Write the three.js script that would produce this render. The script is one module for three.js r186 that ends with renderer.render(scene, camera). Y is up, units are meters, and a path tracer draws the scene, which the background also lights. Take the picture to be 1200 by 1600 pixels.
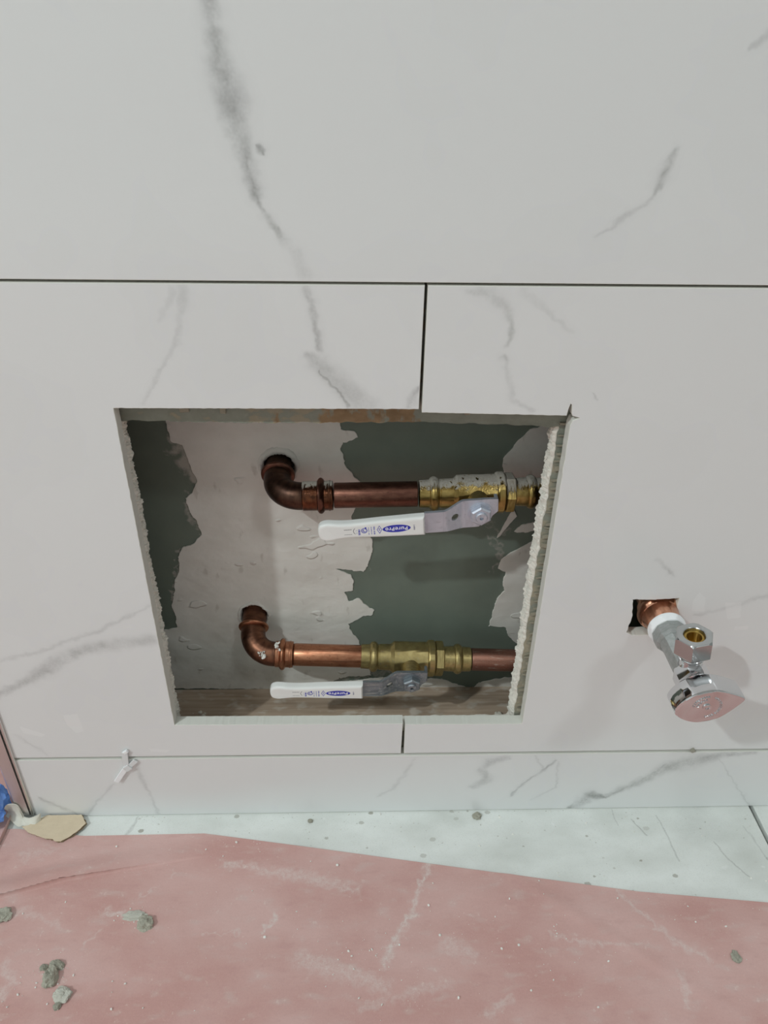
import * as THREE from 'three';
import { mergeGeometries, toCreasedNormals } from 'three/addons/utils/BufferGeometryUtils.js';
import { RoundedBoxGeometry } from 'three/addons/geometries/RoundedBoxGeometry.js';
import { RectAreaLightUniformsLib } from 'three/addons/lights/RectAreaLightUniformsLib.js';
import { Brush, Evaluator, SUBTRACTION, INTERSECTION } from 'three-bvh-csg';

// ---------------------------------------------------------------- camera, lights, exposure
const scene = new THREE.Scene();
const camera = new THREE.PerspectiveCamera(67.38, 1200 / 1600, 0.01, 20);
camera.position.set(0, 0.4708, 0.3431);
camera.quaternion.setFromRotationMatrix(new THREE.Matrix4().makeBasis(
  new THREE.Vector3(0.99943, 0.01664, 0.02932), new THREE.Vector3(0.00176, 0.84265, -0.53846), new THREE.Vector3(-0.03367, 0.53821, 0.84214)));
const renderer = new THREE.WebGLRenderer({ antialias: true });
renderer.toneMapping = THREE.LinearToneMapping;
renderer.toneMappingExposure = 0.485;
renderer.shadowMap.enabled = true;
RectAreaLightUniformsLib.init();
scene.background = new THREE.Color(0, 0, 0);
const LAMPS = [   // x, z, size, radiance of the ceiling lamps, and which one
  [-1.70, 1.62, 0.09, 3500, 'round the far left of the room'],
  [0.95, 1.55, 0.26, 95, 'at the right of the room'],
  [-0.55, 0.62, 0.12, 235, 'nearest to the tiled wall'],
];

// ---------------------------------------------------------------- helpers
const V3 = (x, y, z) => new THREE.Vector3(x, y, z);
const clamp = (x, a = 0, b = 1) => Math.min(b, Math.max(a, x));
const smooth = (a, b, x) => { const t = clamp((x - a) / (b - a)); return t * t * (3 - 2 * t); };
const lerp = (a, b, t) => a + (b - a) * t;
function rng(seed) { let a = seed >>> 0; return () => { a |= 0; a = a + 0x6D2B79F5 | 0; let t = Math.imul(a ^ a >>> 15, 1 | a); t = t + Math.imul(t ^ t >>> 7, 61 | t) ^ t; return ((t ^ t >>> 14) >>> 0) / 4294967296; }; }
const GX = new Float32Array(4096), PT = new Uint16Array(8192);
{ const r = rng(2024); for (let i = 0; i < 4096; i++) { GX[i] = r() * 2 - 1; PT[i] = i; } for (let i = 4095; i > 0; i--) { const j = r() * (i + 1) | 0, t = PT[i]; PT[i] = PT[j]; PT[j] = t; } for (let i = 0; i < 4096; i++) PT[i + 4096] = PT[i]; }
const GY = GX.map((_, i) => GX[(i * 7 + 311) & 4095]), GZ = GX.map((_, i) => GX[(i * 13 + 977) & 4095]);
// gradient noise, about -1..1
function n3(x, y, z = 0.37) {
  const X = Math.floor(x), Y = Math.floor(y), Z = Math.floor(z), a = x - X, b = y - Y, c = z - Z, u = a * a * a * (a * (a * 6 - 15) + 10), v = b * b * b * (b * (b * 6 - 15) + 10), w = c * c * c * (c * (c * 6 - 15) + 10);
  const x0 = X & 4095, x1 = X + 1 & 4095, y0 = Y & 4095, y1 = Y + 1 & 4095, z0 = Z & 4095, z1 = Z + 1 & 4095;
  const A = PT[x0], B = PT[x1], a0 = PT[A + y0], a1 = PT[A + y1], b0 = PT[B + y0], b1 = PT[B + y1];
  const g = (h, p, q, r) => GX[h] * p + GY[h] * q + GZ[h] * r;
  const k0 = g(PT[a0 + z0], a, b, c), k1 = g(PT[b0 + z0], a - 1, b, c), k2 = g(PT[a1 + z0], a, b - 1, c), k3 = g(PT[b1 + z0], a - 1, b - 1, c), k4 = g(PT[a0 + z1], a, b, c - 1), k5 = g(PT[b0 + z1], a - 1, b, c - 1), k6 = g(PT[a1 + z1], a, b - 1, c - 1), k7 = g(PT[b1 + z1], a - 1, b - 1, c - 1);
  const m = k0 + u * (k1 - k0), n = k2 + u * (k3 - k2), o = k4 + u * (k5 - k4), p = k6 + u * (k7 - k6), q = m + v * (n - m);
  return 1.25 * (q + w * (o + v * (p - o) - q));
}
const fbm = (x, y, o = 4, z = 0.37) => { let s = 0, a = 0.5; for (let i = 0; i < o; i++) { s += a * n3(x, y, z + i * 3.1); x *= 2.03; y *= 2.03; a *= 0.5; } return s; };
const s2l = (c) => c <= 0.04045 ? c / 12.92 : ((c + 0.055) / 1.055) ** 2.4;
const l2s = (c) => c <= 0.0031308 ? 12.92 * c : 1.055 * c ** (1 / 2.4) - 0.055;
const LUT = new Uint8Array(4097).map((_, i) => Math.round(255 * l2s(i / 4096)));
const rgb = (r, g, b) => [s2l(r / 255), s2l(g / 255), s2l(b / 255)];
const mix3 = (a, b, t) => [lerp(a[0], b[0], t), lerp(a[1], b[1], t), lerp(a[2], b[2], t)];
function tex(w, h, fn, colour = true, wrap = THREE.RepeatWrapping) {
  const d = new Uint8Array(w * h * 4);
  for (let j = 0, k = 0; j < h; j++) for (let i = 0; i < w; i++, k += 4) {
    const c = fn(i, j);
    if (colour) { d[k] = LUT[clamp(c[0]) * 4096 | 0]; d[k + 1] = LUT[clamp(c[1]) * 4096 | 0]; d[k + 2] = LUT[clamp(c[2]) * 4096 | 0]; }
    else d[k] = d[k + 1] = d[k + 2] = clamp(c) * 255 | 0;
    d[k + 3] = 255;
  }
  const t = new THREE.DataTexture(d, w, h); t.magFilter = THREE.LinearFilter; t.minFilter = THREE.LinearMipmapLinearFilter; t.generateMipmaps = true;
  t.wrapS = t.wrapT = wrap; if (colour) t.colorSpace = THREE.SRGBColorSpace; t.needsUpdate = true; return t;
}
// a slow field worked out every few cells and blended between them
function slow(w, h, step, fn) { const W = Math.ceil(w / step) + 2, H = Math.ceil(h / step) + 2, f = new Float32Array(W * H); for (let j = 0; j < H; j++) for (let i = 0; i < W; i++) f[j * W + i] = fn(i * step, j * step);
  return (i, j) => { const x = i / step, y = j / step, X = x | 0, Y = y | 0, a = x - X, b = y - Y, k = Y * W + X; return (f[k] * (1 - a) + f[k + 1] * a) * (1 - b) + (f[k + W] * (1 - a) + f[k + W + 1] * a) * b; }; }
// strokes [strength, [[x, y, width in 0.4 mm], ...]] laid into a field of w x h cells over the rectangle x0, y0, sx, sy (all in 0.1 mm)
function strokes(w, h, x0, y0, sx, sy, list, warp, soft = 0.25, unit = 3.7) {
  const f = new Float32Array(w * h), cx = sx / w, cy = sy / h;
  const wx = slow(w, h, 4, (i, j) => warp * 2 * fbm((x0 + i * cx) * 0.022, (y0 + j * cy) * 0.022, 3, 1.2)), wy = slow(w, h, 4, (i, j) => warp * 2 * fbm((x0 + i * cx) * 0.022, (y0 + j * cy) * 0.022, 3, 7.7));
  for (const [s, pts] of list) for (let q = 0; q + 1 < pts.length; q++) {
    const [ax, ay, aw] = pts[q], [bx, by, bw] = pts[q + 1], r = Math.max(aw, bw) * unit * 0.75 + warp * 1.5 + 8, dx = bx - ax, dy = by - ay, L2 = dx * dx + dy * dy + 1e-6;
    const i0 = Math.max(0, (Math.min(ax, bx) - r - x0) / cx | 0), i1 = Math.min(w - 1, (Math.max(ax, bx) + r - x0) / cx | 0);
    const j0 = Math.max(0, (Math.min(ay, by) - r - y0) / cy | 0), j1 = Math.min(h - 1, (Math.max(ay, by) + r - y0) / cy | 0);
    for (let j = j0; j <= j1; j++) for (let i = i0; i <= i1; i++) {
      const X = x0 + i * cx, Y = y0 + j * cy;
      const px = X + wx(i, j), py = Y + wy(i, j);
      const t = clamp(((px - ax) * dx + (py - ay) * dy) / L2), d = Math.hypot(px - ax - t * dx, py - ay - t * dy) / (lerp(aw, bw, t) * unit * 0.5 + 1);
      const v = s * (1 - smooth(soft, 1.3, d)), k = j * w + i;
      if (v > f[k]) f[k] = v;
    }
  }
  return f;
}
const used = {};
function numbered(name) { const n = used[name] = (used[name] ?? -1) + 1; return n ? `${name}_${String(n).padStart(3, '0')}` : name; }
function shade(o) { o.traverse((m) => { if (m.isMesh) { m.castShadow = true; m.receiveShadow = true; } }); return o; }
function part(name, geo, mat, parent, label) { const m = new THREE.Mesh(geo, mat); m.name = numbered(name); m.castShadow = m.receiveShadow = true; if (label) m.userData.label = label; parent.add(m); return m; }
function group(name, pos = [0, 0, 0]) { const g = new THREE.Group(); g.name = numbered(name); g.position.set(...pos); scene.add(g); return g; }
function thing(name, pos, label, category, grp) { const g = group(name, pos); g.userData = { label, category }; if (grp) g.userData.group = grp; return g; }
function single(name, geo, mat, pos, label, category, grp) { const m = part(name, geo, mat, scene); m.position.set(...pos); m.userData = { label, category }; if (grp) m.userData.group = grp; return m; }
function structure(name) { const g = group(name); g.userData = { kind: 'structure' }; return g; }
const flat = (g) => { const q = g.index ? g.toNonIndexed() : g; for (const k of Object.keys(q.attributes)) if (!['position', 'normal', 'uv'].includes(k)) q.deleteAttribute(k); if (!q.attributes.uv) q.setAttribute('uv', new THREE.BufferAttribute(new Float32Array(q.attributes.position.count * 2), 2)); q.clearGroups(); return q; };
const join = (list) => mergeGeometries(list.map(flat));
const move = (g, x, y, z) => g.translate(x, y, z);
// uv from two coordinates of the place itself, over a rectangle
function planar(g, a, b, a0, b0, sa, sb) { const p = g.attributes.position, u = new Float32Array(p.count * 2); for (let i = 0; i < p.count; i++) { u[2 * i] = (p.getComponent(i, a) - a0) / sa; u[2 * i + 1] = (p.getComponent(i, b) - b0) / sb; } g.setAttribute('uv', new THREE.BufferAttribute(u, 2)); return g; }
// a grid of points fn(u, v) -> [x, y, z], nu x nv cells
function grid(nu, nv, fn, closeU = false) {
  const pos = [], uv = [], idx = [], W = nu + 1;
  for (let j = 0; j <= nv; j++) for (let i = 0; i <= nu; i++) { pos.push(...fn(i / nu, j / nv)); uv.push(i / nu, j / nv); }
  for (let j = 0; j < nv; j++) for (let i = 0; i < nu; i++) { const a = j * W + i; idx.push(a, a + 1, a + W, a + 1, a + W + 1, a + W); }
  const g = new THREE.BufferGeometry(); g.setAttribute('position', new THREE.Float32BufferAttribute(pos, 3)); g.setAttribute('uv', new THREE.Float32BufferAttribute(uv, 2)); g.setIndex(idx); g.computeVertexNormals(); return g;
}
// a body of revolution about +x: profile [[x, r], ...] in mm; uv = (turn from the top over the front, length)
function revolve(profile, seg = 48, creased = 0.5) {
  const g = grid(seg, profile.length - 1, (u, v) => { const k = Math.round(v * (profile.length - 1)), a = u * 2 * Math.PI, [x, r] = profile[k]; return [x / 1000, Math.cos(a) * r / 1000, Math.sin(a) * r / 1000]; });
  const uv = g.attributes.uv, x0 = profile[0][0], x1 = profile.at(-1)[0];
  for (let i = 0; i < uv.count; i++) uv.setY(i, (g.attributes.position.getX(i) * 1000 - x0) / (x1 - x0 || 1));
  return toCreasedNormals(g, creased);
}
const bump = (x0, x1, r0, r1, n = 8) => Array.from({ length: n + 1 }, (_, i) => [lerp(x0, x1, i / n), r0 + (r1 - r0) * Math.sin(Math.PI * i / n) ** 0.7]);
// a tube along points with a radius
function sweep(pts, radius, seg = 36) {
  const c = new THREE.CatmullRomCurve3(pts, false, 'centripetal');
  const g = new THREE.TubeGeometry(c, pts.length * 3, radius, seg, false); return g;
}
function area(pts) { let s = 0; pts.forEach(([x, y], i) => { const [a, b] = pts[(i + 1) % pts.length]; s += x * b - a * y; }); return s / 2; }
// a closed outline with its edges cut into steps and roughened by amp
function rough(pts, step, amp, freq, seed = 0, skip = () => false) {
  const out = [];
  pts.forEach(([x, y], i) => {
    const [a, b] = pts[(i + 1) % pts.length], L = Math.hypot(a - x, b - y), n = Math.max(1, Math.round(L / step)), nx = (b - y) / L, ny = (x - a) / L;
    for (let k = 0; k < n; k++) { const X = lerp(x, a, k / n), Y = lerp(y, b, k / n), e = k === 0 || skip(X, Y) ? 0 : amp * (fbm(X * freq, Y * freq, 3, seed) * 2); out.push([X + nx * e, Y + ny * e]); }
  });
  return out;
}
const shapeOf = (pts) => new THREE.Shape(pts.map(([x, y]) => new THREE.Vector2(x, y)));
const extrude = (shape, depth, bevel = 0, seg = 2) => new THREE.ExtrudeGeometry(shape, { depth: depth - 2 * bevel, bevelEnabled: bevel > 0, bevelThickness: bevel, bevelSize: bevel, bevelOffset: -bevel, bevelSegments: seg, curveSegments: 24 }).translate(0, 0, bevel);
const box = (x0, x1, y0, y1, z0, z1) => new THREE.BoxGeometry(x1 - x0, y1 - y0, z1 - z0).translate((x0 + x1) / 2, (y0 + y1) / 2, (z0 + z1) / 2);
const mat = (o) => new THREE.MeshStandardMaterial(o);
const phys = (o) => new THREE.MeshPhysicalMaterial(o);
const C = (r, g, b) => new THREE.Color().setRGB(...rgb(r, g, b));
const VEINS=[[0.62,[[-554,4804,16],[-544,4725,18],[-540,4644,22],[-526,4539,30],[-499,4430,34],[-479,4317,26],[-452,4211,18],[-431,4100,14],[-416,4055,10]]],
[0.75,[[-464,4246,5],[-446,4186,8],[-433,4113,10],[-415,4060,7]]],
[0.5,[[-431,4070,6],[-377,3986,7],[-332,3921,7]]],
[0.22,[[-327,3916,10],[-275,3854,14],[-229,3744,18]]],
[0.7,[[-405,4275,4],[-391,4252,7],[-385,4240,3]]],
[0.45,[[1311,4279,6],[1279,4190,13],[1256,4107,7]]],
[0.6,[[1284,4205,4],[1271,4178,6]]],
[0.28,[[1253,4094,5],[1120,3994,7],[1034,3929,3]]],
[0.25,[[1588,4699,9],[1518,4635,5]]],
[0.5,[[-236,3704,8],[-208,3630,8],[-201,3556,8],[-184,3465,9],[-179,3409,8]]],
[0.55,[[-196,3465,4],[-179,3409,5]]],
[0.34,[[-243,3384,10],[-178,3340,26],[-119,3276,28],[-44,3204,30],[49,3117,34]]],
[0.6,[[-179,3308,4],[-135,3243,5],[-90,3194,4],[-44,3130,5]]],
[0.2,[[-779,3683,16],[-811,3522,9],[-835,3446,8],[-930,3304,5],[-1040,3133,6]]],
[0.12,[[-822,3683,10],[-896,3551,8]]],
[0.5,[[295,3228,5],[269,3185,12],[252,3124,10]]],
[0.34,[[506,3696,10],[603,3679,18],[673,3621,12],[710,3547,8],[712,3501,9],[700,3439,6]]],
[0.4,[[704,3547,4],[716,3517,5]]],
[0.45,[[688,3383,6],[696,3364,5]]],
[0.2,[[692,3376,8],[733,3247,8],[751,3163,8],[853,3102,6]]],
[0.13,[[738,3695,10],[882,3593,8],[999,3503,6]]],
[0.3,[[1146,3198,3],[1174,3161,4]]],
[0.45,[[-2282,1157,16],[-2105,1248,14],[-1972,1327,20],[-1792,1456,28],[-1643,1546,22],[-1506,1580,18]]],
[0.28,[[-1663,1542,22],[-1430,1590,26],[-1216,1628,24]]],
[0.22,[[-2167,1460,8],[-1888,1534,8],[-1682,1632,8],[-1523,1690,8],[-1360,1785,7],[-1163,1893,6]]],
[0.25,[[1666,2194,5],[1714,2154,8],[1789,2081,4]]],
[0.5,[[1749,2113,4],[1763,2099,4]]],
[0.2,[[1980,1787,5],[2106,1820,8],[2344,1924,9],[2413,1947,6]]],
[0.22,[[375,561,6],[312,400,10],[241,267,8],[132,167,4]]],
[0.42,[[1008,555,10],[882,519,22],[832,442,14],[886,335,20],[786,256,14]]],
[0.45,[[1329,524,4],[1263,427,8],[1146,303,5],[1060,146,5]]],
[0.2,[[1350,497,5],[1368,243,5],[1214,108,5]]],
[0.2,[[1180,565,5],[1252,447,5]]],
[0.5,[[2686,580,8],[2471,556,18],[2307,500,36],[2122,440,32],[2012,336,24],[1854,222,16],[1733,132,10]]],
[0.6,[[2095,463,5],[2008,352,8],[1874,233,8],[1735,125,8]]],
[0.8,[[1735,125,10],[1626,140,26],[1563,62,22],[1500,16,10]]],
[0.22,[[2415,568,3],[2815,-14,3]]],
[0.4,[[-2185,198,6],[-2118,149,10],[-1998,56,6],[-1954,12,4]]],
[0.2,[[-1651,341,5],[-1807,142,6],[-1899,-3,6]]],
[0.28,[[-1476,532,10],[-1450,337,8],[-1391,-8,6]]],
[0.15,[[-2187,823,6],[-2026,637,6]]]];
const SMEARS=[[[-1855,1004],[-1766,1014],[-1753,857],[-1808,840],[-1848,923]],[[-2146,910],[-2004,831],[-2025,808],[-2138,845]],[[1945,1903],[1966,1960],[2012,1922],[2031,1816],[1953,1821]],[[2136,1882],[2235,1882],[2259,1765],[2184,1756]],[[2246,1695],[2329,1704],[2330,1674],[2245,1670]],[[-1369,687],[-1230,672],[-1258,648],[-1357,656]]];
const SCUFFS=[[0.5,[[148,1053,14],[198,942,20],[316,768,14],[365,623,12],[473,413,14]]],
[0.5,[[-608,849,6],[-536,791,8],[-512,747,10]]],
[0.3,[[-938,850,3],[-705,847,5]]],
[0.35,[[1655,596,10],[1767,776,10],[1914,939,14],[2067,1056,16]]],
[0.3,[[1172,904,8],[1471,968,14],[1707,965,10]]],
[0.3,[[538,949,40],[688,990,20]]],
[0.35,[[-890,379,10],[-335,501,30],[-3,595,20]]],
[0.45,[[-1573,710,20],[-1452,720,14]]],
[0.3,[[-1380,610,6],[-1313,548,5],[-1280,514,3]]],
[0.3,[[-1237,484,4],[-1195,427,4]]],
[0.3,[[-345,1006,40],[-116,1084,30],[144,1178,30]]],
[0.3,[[-2036,1182,26],[-1990,1115,20],[-2067,1007,20]]],
[0.3,[[716,1342,20],[877,1245,10]]],
[0.3,[[1887,1126,14],[1868,1334,16]]],
[0.25,[[-2208,738,20],[-2073,680,20],[-1798,805,12]]],
[0.3,[[-1653,904,8],[-1565,810,6]]],
[0.25,[[-3,1294,10],[516,1168,20]]],
[0.2,[[-2206,308,30],[-2011,265,20]]]];
const CRACKS=[[0.45,[[1914,89,2],[1987,217,3]]],
[0.4,[[2104,67,2],[2129,194,3],[2142,412,3]]],
[0.4,[[2436,274,2],[2488,418,3],[2568,534,2]]],
[0.3,[[1800,9,2],[1809,138,2]]],
[0.3,[[2689,154,2],[2736,352,2]]],
[0.35,[[-1541,19,4],[-1564,104,8],[-1595,153,6]]],
[0.3,[[2712,205,2],[2748,423,3]]]];
const MAIN=[[-1121,2738],[-1109,2634],[-1103,2592],[-1042,2570],[-1006,2396],[-983,2329],[-1025,2237],[-1068,2200],[-1053,2097],[-1012,2000],[-1000,1927],[-1070,1852],[-1134,1827],[-1172,1751],[-1177,1647],[-1217,1568],[-1238,1433],[-1266,1350],[-1251,1237],[-1253,1151],[-1353,1128],[-1486,1118],[-1568,570],[834,531],[612,639],[187,657],[-188,610],[-141,661],[93,678],[69,805],[0,1027],[-36,1075],[-71,1175],[49,1244],[98,1255],[111,1295],[40,1352],[1,1402],[-60,1375],[-94,1453],[-34,1469],[-29,1550],[-50,1604],[-147,1652],[-41,1641],[35,1625],[65,1672],[93,1797],[92,1888],[43,1948],[-47,2032],[-14,2142],[14,2319],[-68,2414],[-79,2463],[-105,2541],[-89,2589],[-1,2623],[-20,2665],[-100,2678],[-106,2740],[-105,2802],[-1113,2799]];
const R1=[[1220,2826],[1148,2722],[1023,2680],[945,2582],[882,2481],[897,2328],[963,2235],[1313,2188]];
const R2=[[988,2112],[954,2054],[922,1955],[899,1895],[915,1905],[968,1995],[1014,2063]];
const R3=[[1320,2140],[1187,2063],[1162,2034],[1054,2000],[1007,1945],[1079,1935],[1172,1955],[1148,1879],[1011,1783],[949,1726],[931,1647],[986,1620],[975,1555],[993,1462],[948,1390],[931,1288],[913,1143],[1036,1130],[1056,1071],[1099,1010],[1170,948],[1495,945]];
const R4=[[847,538],[890,596],[1015,634],[1133,646],[1274,657],[1292,512]];
const MARKS=[[3,[[-855,2738],[-761,2549],[-707,2283]]],[3,[[-273,2550],[-272,2374]]],[3,[[-182,2528],[-103,2441]]],[4,[[-966,1672],[-940,1513],[-967,1320]]],[3,[[-1038,1699],[-1014,1688]]],[3,[[-656,2677],[-506,2669],[-530,2592]]],[3,[[-697,2396],[-655,2338]]],[2,[[-259,1426],[-154,1228]]],[2,[[-1123,1207],[-1119,972]]],[2,[[-301,1481],[-235,1508]]],[2,[[-568,1317],[-515,1085]]],[2,[[-538,1074],[-90,1051]]],[2,[[-847,670],[-863,593]]],[2,[[992,1555],[1095,1608]]],[2,[[987,1390],[1139,1417]]],[2,[[-335,2719],[-318,2686]]],[2,[[-223,2703],[-232,2656]]],[2,[[-1291,1092],[-1338,663]]]];
const mm = (l) => l.map(([x, y]) => [x / 10000, y / 10000]);

// ---------------------------------------------------------------- materials of the shell
// marble-look porcelain: veins over x -0.24..0.34, y 0..0.4895
const TW = 2048, TH = 1728;
const veinField = strokes(TW, TH, -2400, 0, 5800, 4895, VEINS, 16, 0.0, 4.2), veinHalo = strokes(TW, TH, -2400, 0, 5800, 4895, VEINS.map(([s, p]) => [s * 0.32, p.map(([x, y, w]) => [x, y, w * 1.5 + 6])]), 20, 0.0, 4.2);
const smearField = (() => { const f = new Float32Array(TW * TH); for (const s of SMEARS) { const q = mm(s); let x0 = 1e9, x1 = -1e9, y0 = 1e9, y1 = -1e9; for (const [x, y] of q) { x0 = Math.min(x0, x); x1 = Math.max(x1, x); y0 = Math.min(y0, y); y1 = Math.max(y1, y); }
  const I = (x) => (x + 0.24) / 0.58 * TW | 0, J = (y) => y / 0.4895 * TH | 0;
  for (let j = J(y0); j <= J(y1); j++) for (let i = I(x0); i <= I(x1); i++) { const X = -0.24 + i * 0.58 / TW + 0.0004 * n3(i * 0.2, j * 0.2), Y = j * 0.4895 / TH + 0.0004 * n3(i * 0.2, j * 0.2, 4); let c = false; q.forEach(([ax, ay], k) => { const [bx, by] = q[(k + 1) % q.length]; if ((ay > Y) !== (by > Y) && X < (bx - ax) * (Y - ay) / (by - ay) + ax) c = !c; }); if (c && j >= 0 && j < TH && i >= 0 && i < TW) f[j * TW + i] = 1; } }
  return f; })();
const GLAZE = rgb(229, 231, 230), VEIN = rgb(120, 119, 121), VEIN2 = rgb(118, 124, 116), SMEAR = rgb(240, 241, 240);
const tileCloud = slow(TW, TH, 8, (i, j) => fbm(i * 0.0035, j * 0.0035, 4, 2.2)), tileHue = slow(TW, TH, 8, (i, j) => fbm(i * 0.006, j * 0.006, 2, 9));
const tileMap = tex(TW, TH, (i, j) => {
  const k = j * TW + i; let c = GLAZE; const cloud = tileCloud(i, j);
  c = mix3(c, rgb(214, 216, 218), clamp(cloud * 0.5));
  const h = veinHalo[k]; if (h > 0.001) c = mix3(c, rgb(176, 176, 178), h * clamp(0.6 + 1.0 * n3(i * 0.02, j * 0.02, 3), 0, 1.2));
  const v = veinField[k];
  if (v > 0.001) { const g = 0.62 + 1.0 * fbm(i * 0.03, j * 0.03, 5, 5.5) + 0.22 * n3(i * 0.25, j * 0.25); c = mix3(c, mix3(VEIN, VEIN2, clamp(0.5 + tileHue(i, j) * 2)), clamp(v * clamp(g, 0.12, 1.25))); }
  if (smearField[k]) c = mix3(c, SMEAR, 0.45);
  return c;
}, true, THREE.MirroredRepeatWrapping);
const M = {};
M.tile = phys({ map: tileMap, roughness: 0.32, clearcoat: 0.35, clearcoatRoughness: 0.12 });
const grain = tex(512, 512, (i, j) => 0.5 + 0.35 * fbm(i * 0.09, j * 0.09, 4, 3) + 0.25 * n3(i * 0.5, j * 0.5), false);
M.tileBody = mat({ color: C(222, 222, 214), roughness: 0.9 });
// wall board behind the tiles: x -0.15..0.15, y 0.04..0.34
const boardMap = tex(1024, 1024, (i, j) => {
  const x = -0.15 + i * 0.3 / 1024, y = 0.04 + j * 0.3 / 1024;
  const a = fbm(x * 90, y * 150, 4, 1), b = fbm(x * 60, y * 60, 4, 8), g = n3(x * 1500, y * 1500);
  let c = mix3(rgb(146, 150, 138), rgb(122, 126, 114), clamp(0.5 + a));
  const brown = smooth(0.0, 0.12, 0.6 * b + 0.8 * fbm(x * 260, y * 120, 4, 3) * 0.5 + 0.26 - Math.abs(x - 0.002) * 9) * (y > 0.28 ? 1 : 0), tan = smooth(-0.02, 0.16, a + 0.10 - Math.abs(x + 0.03) * 4) * (y > 0.28 ? 1 : 0);
  c = mix3(c, rgb(160, 150, 128), tan * 0.8); c = mix3(c, mix3(rgb(160, 132, 98), rgb(122, 98, 70), clamp(0.5 + a * 1.6)), brown * 0.9);
  if (y < 0.28) c = mix3(c, rgb(168, 160, 140), smooth(-0.3, 0.2, a));
  return mix3(c, rgb(90, 84, 70), 0.12 * clamp(g));
}, true, THREE.MirroredRepeatWrapping);
M.board = mat({ map: boardMap, roughness: 0.95, bumpMap: grain, bumpScale: 0.0003 });
M.gypsum = mat({ color: C(226, 222, 212), roughness: 1 });
M.thinset = mat({ color: C(166, 160, 142), roughness: 1, bumpMap: grain, bumpScale: 0.0003 });
// green board at the back of the recess: x -0.16..0.16, y 0.03..0.35
const SMUDGE = [[1.0, [[-1090, 2700, 16], [-1060, 2560, 40], [-1010, 2420, 40], [-985, 2300, 20]]], [0.9, [[-1080, 2690, 26], [-1040, 2600, 36]]], [0.8, [[-1040, 2200, 16], [-990, 2030, 26], [-1000, 1930, 14]]], [0.7, [[-1150, 1800, 6], [-1230, 1500, 8], [-1255, 1300, 6]]], [0.5, [[-1060, 2180, 14], [-1020, 2000, 16], [-1010, 1930, 8]]], [0.5, [[-150, 640, 14], [200, 690, 12], [520, 660, 10]]], [0.4, [[820, 2000, 14], [960, 1930, 10]]], [0.5, [[860, 1900, 8], [950, 1760, 14], [900, 1640, 8]]], [0.45, [[40, 690, 8], [350, 720, 6]]], [0.35, [[70, 1640, 5], [72, 1655, 5]]]];
const smudgeField = strokes(1024, 1024, -1600, 300, 3200, 3200, SMUDGE, 60, 0.05);
const greenMap = tex(1024, 1024, (i, j) => {
  let c = mix3(rgb(114, 124, 112), rgb(105, 115, 105), clamp(0.5 + fbm(i * 0.02, j * 0.02, 4)));
  const s = smudgeField[j * 1024 + i]; if (s > 0.01) c = mix3(c, rgb(176, 170, 161), clamp(s * 1.2 + 1.1 * fbm(i * 0.05, j * 0.05, 5, 3) - 0.15 + 0.3 * n3(i * 0.35, j * 0.35)) * 0.85);
  return c;
}, true, THREE.MirroredRepeatWrapping);
M.green = mat({ map: greenMap, roughness: 0.75 });
const markField = strokes(1024, 1024, -1600, 300, 3200, 3200, MARKS, 14, 0.2);
const compoundMap = tex(1024, 1024, (i, j) => {
  let c = mix3(rgb(226, 223, 216), rgb(214, 210, 202), clamp(0.5 + 1.3 * fbm(i * 0.012, j * 0.018, 5, 6)));
  c = mix3(c, rgb(184, 177, 167), smooth(0.24, 0.42, fbm(i * 0.05, j * 0.02, 4, 11)) * 0.5);
  return mix3(c, rgb(96, 91, 82), clamp(markField[j * 1024 + i] * 0.55 * (0.8 + 0.8 * n3(i * 0.1, j * 0.1))));
}, true, THREE.MirroredRepeatWrapping);
const cb1 = slow(1024, 1024, 4, (i, j) => fbm(i * 0.01, j * 0.016, 4, 6)), cb2 = slow(1024, 1024, 2, (i, j) => fbm(i * 0.011, j * 0.019, 3, 14)), cb3 = slow(1024, 1024, 2, (i, j) => fbm(i * 0.05, j * 0.05, 3, 2));
const compoundBump = tex(1024, 1024, (i, j) => 0.55 + 0.22 * cb1(i, j) + 0.03 * cb3(i, j) - 0.14 * markField[j * 1024 + i] + 0.10 * smooth(0.26, 0.30, cb2(i, j)), false, THREE.MirroredRepeatWrapping);
M.compound = mat({ map: compoundMap, roughness: 0.85, bumpMap: compoundBump, bumpScale: 0.006 });
const woodMap = tex(1024, 256, (i, j) => { const g = fbm(i * 0.006, j * 0.09, 5, 2), d = fbm(i * 0.02, j * 0.03, 4, 7); return mix3(mix3(rgb(190, 170, 150), rgb(156, 136, 116), clamp(0.5 + g * 1.3)), rgb(206, 198, 186), smooth(0.02, 0.3, d) * 0.6); });
M.wood = mat({ map: woodMap, roughness: 0.9 });
M.paint = mat({ color: C(205, 206, 204), roughness: 0.9 });
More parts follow.
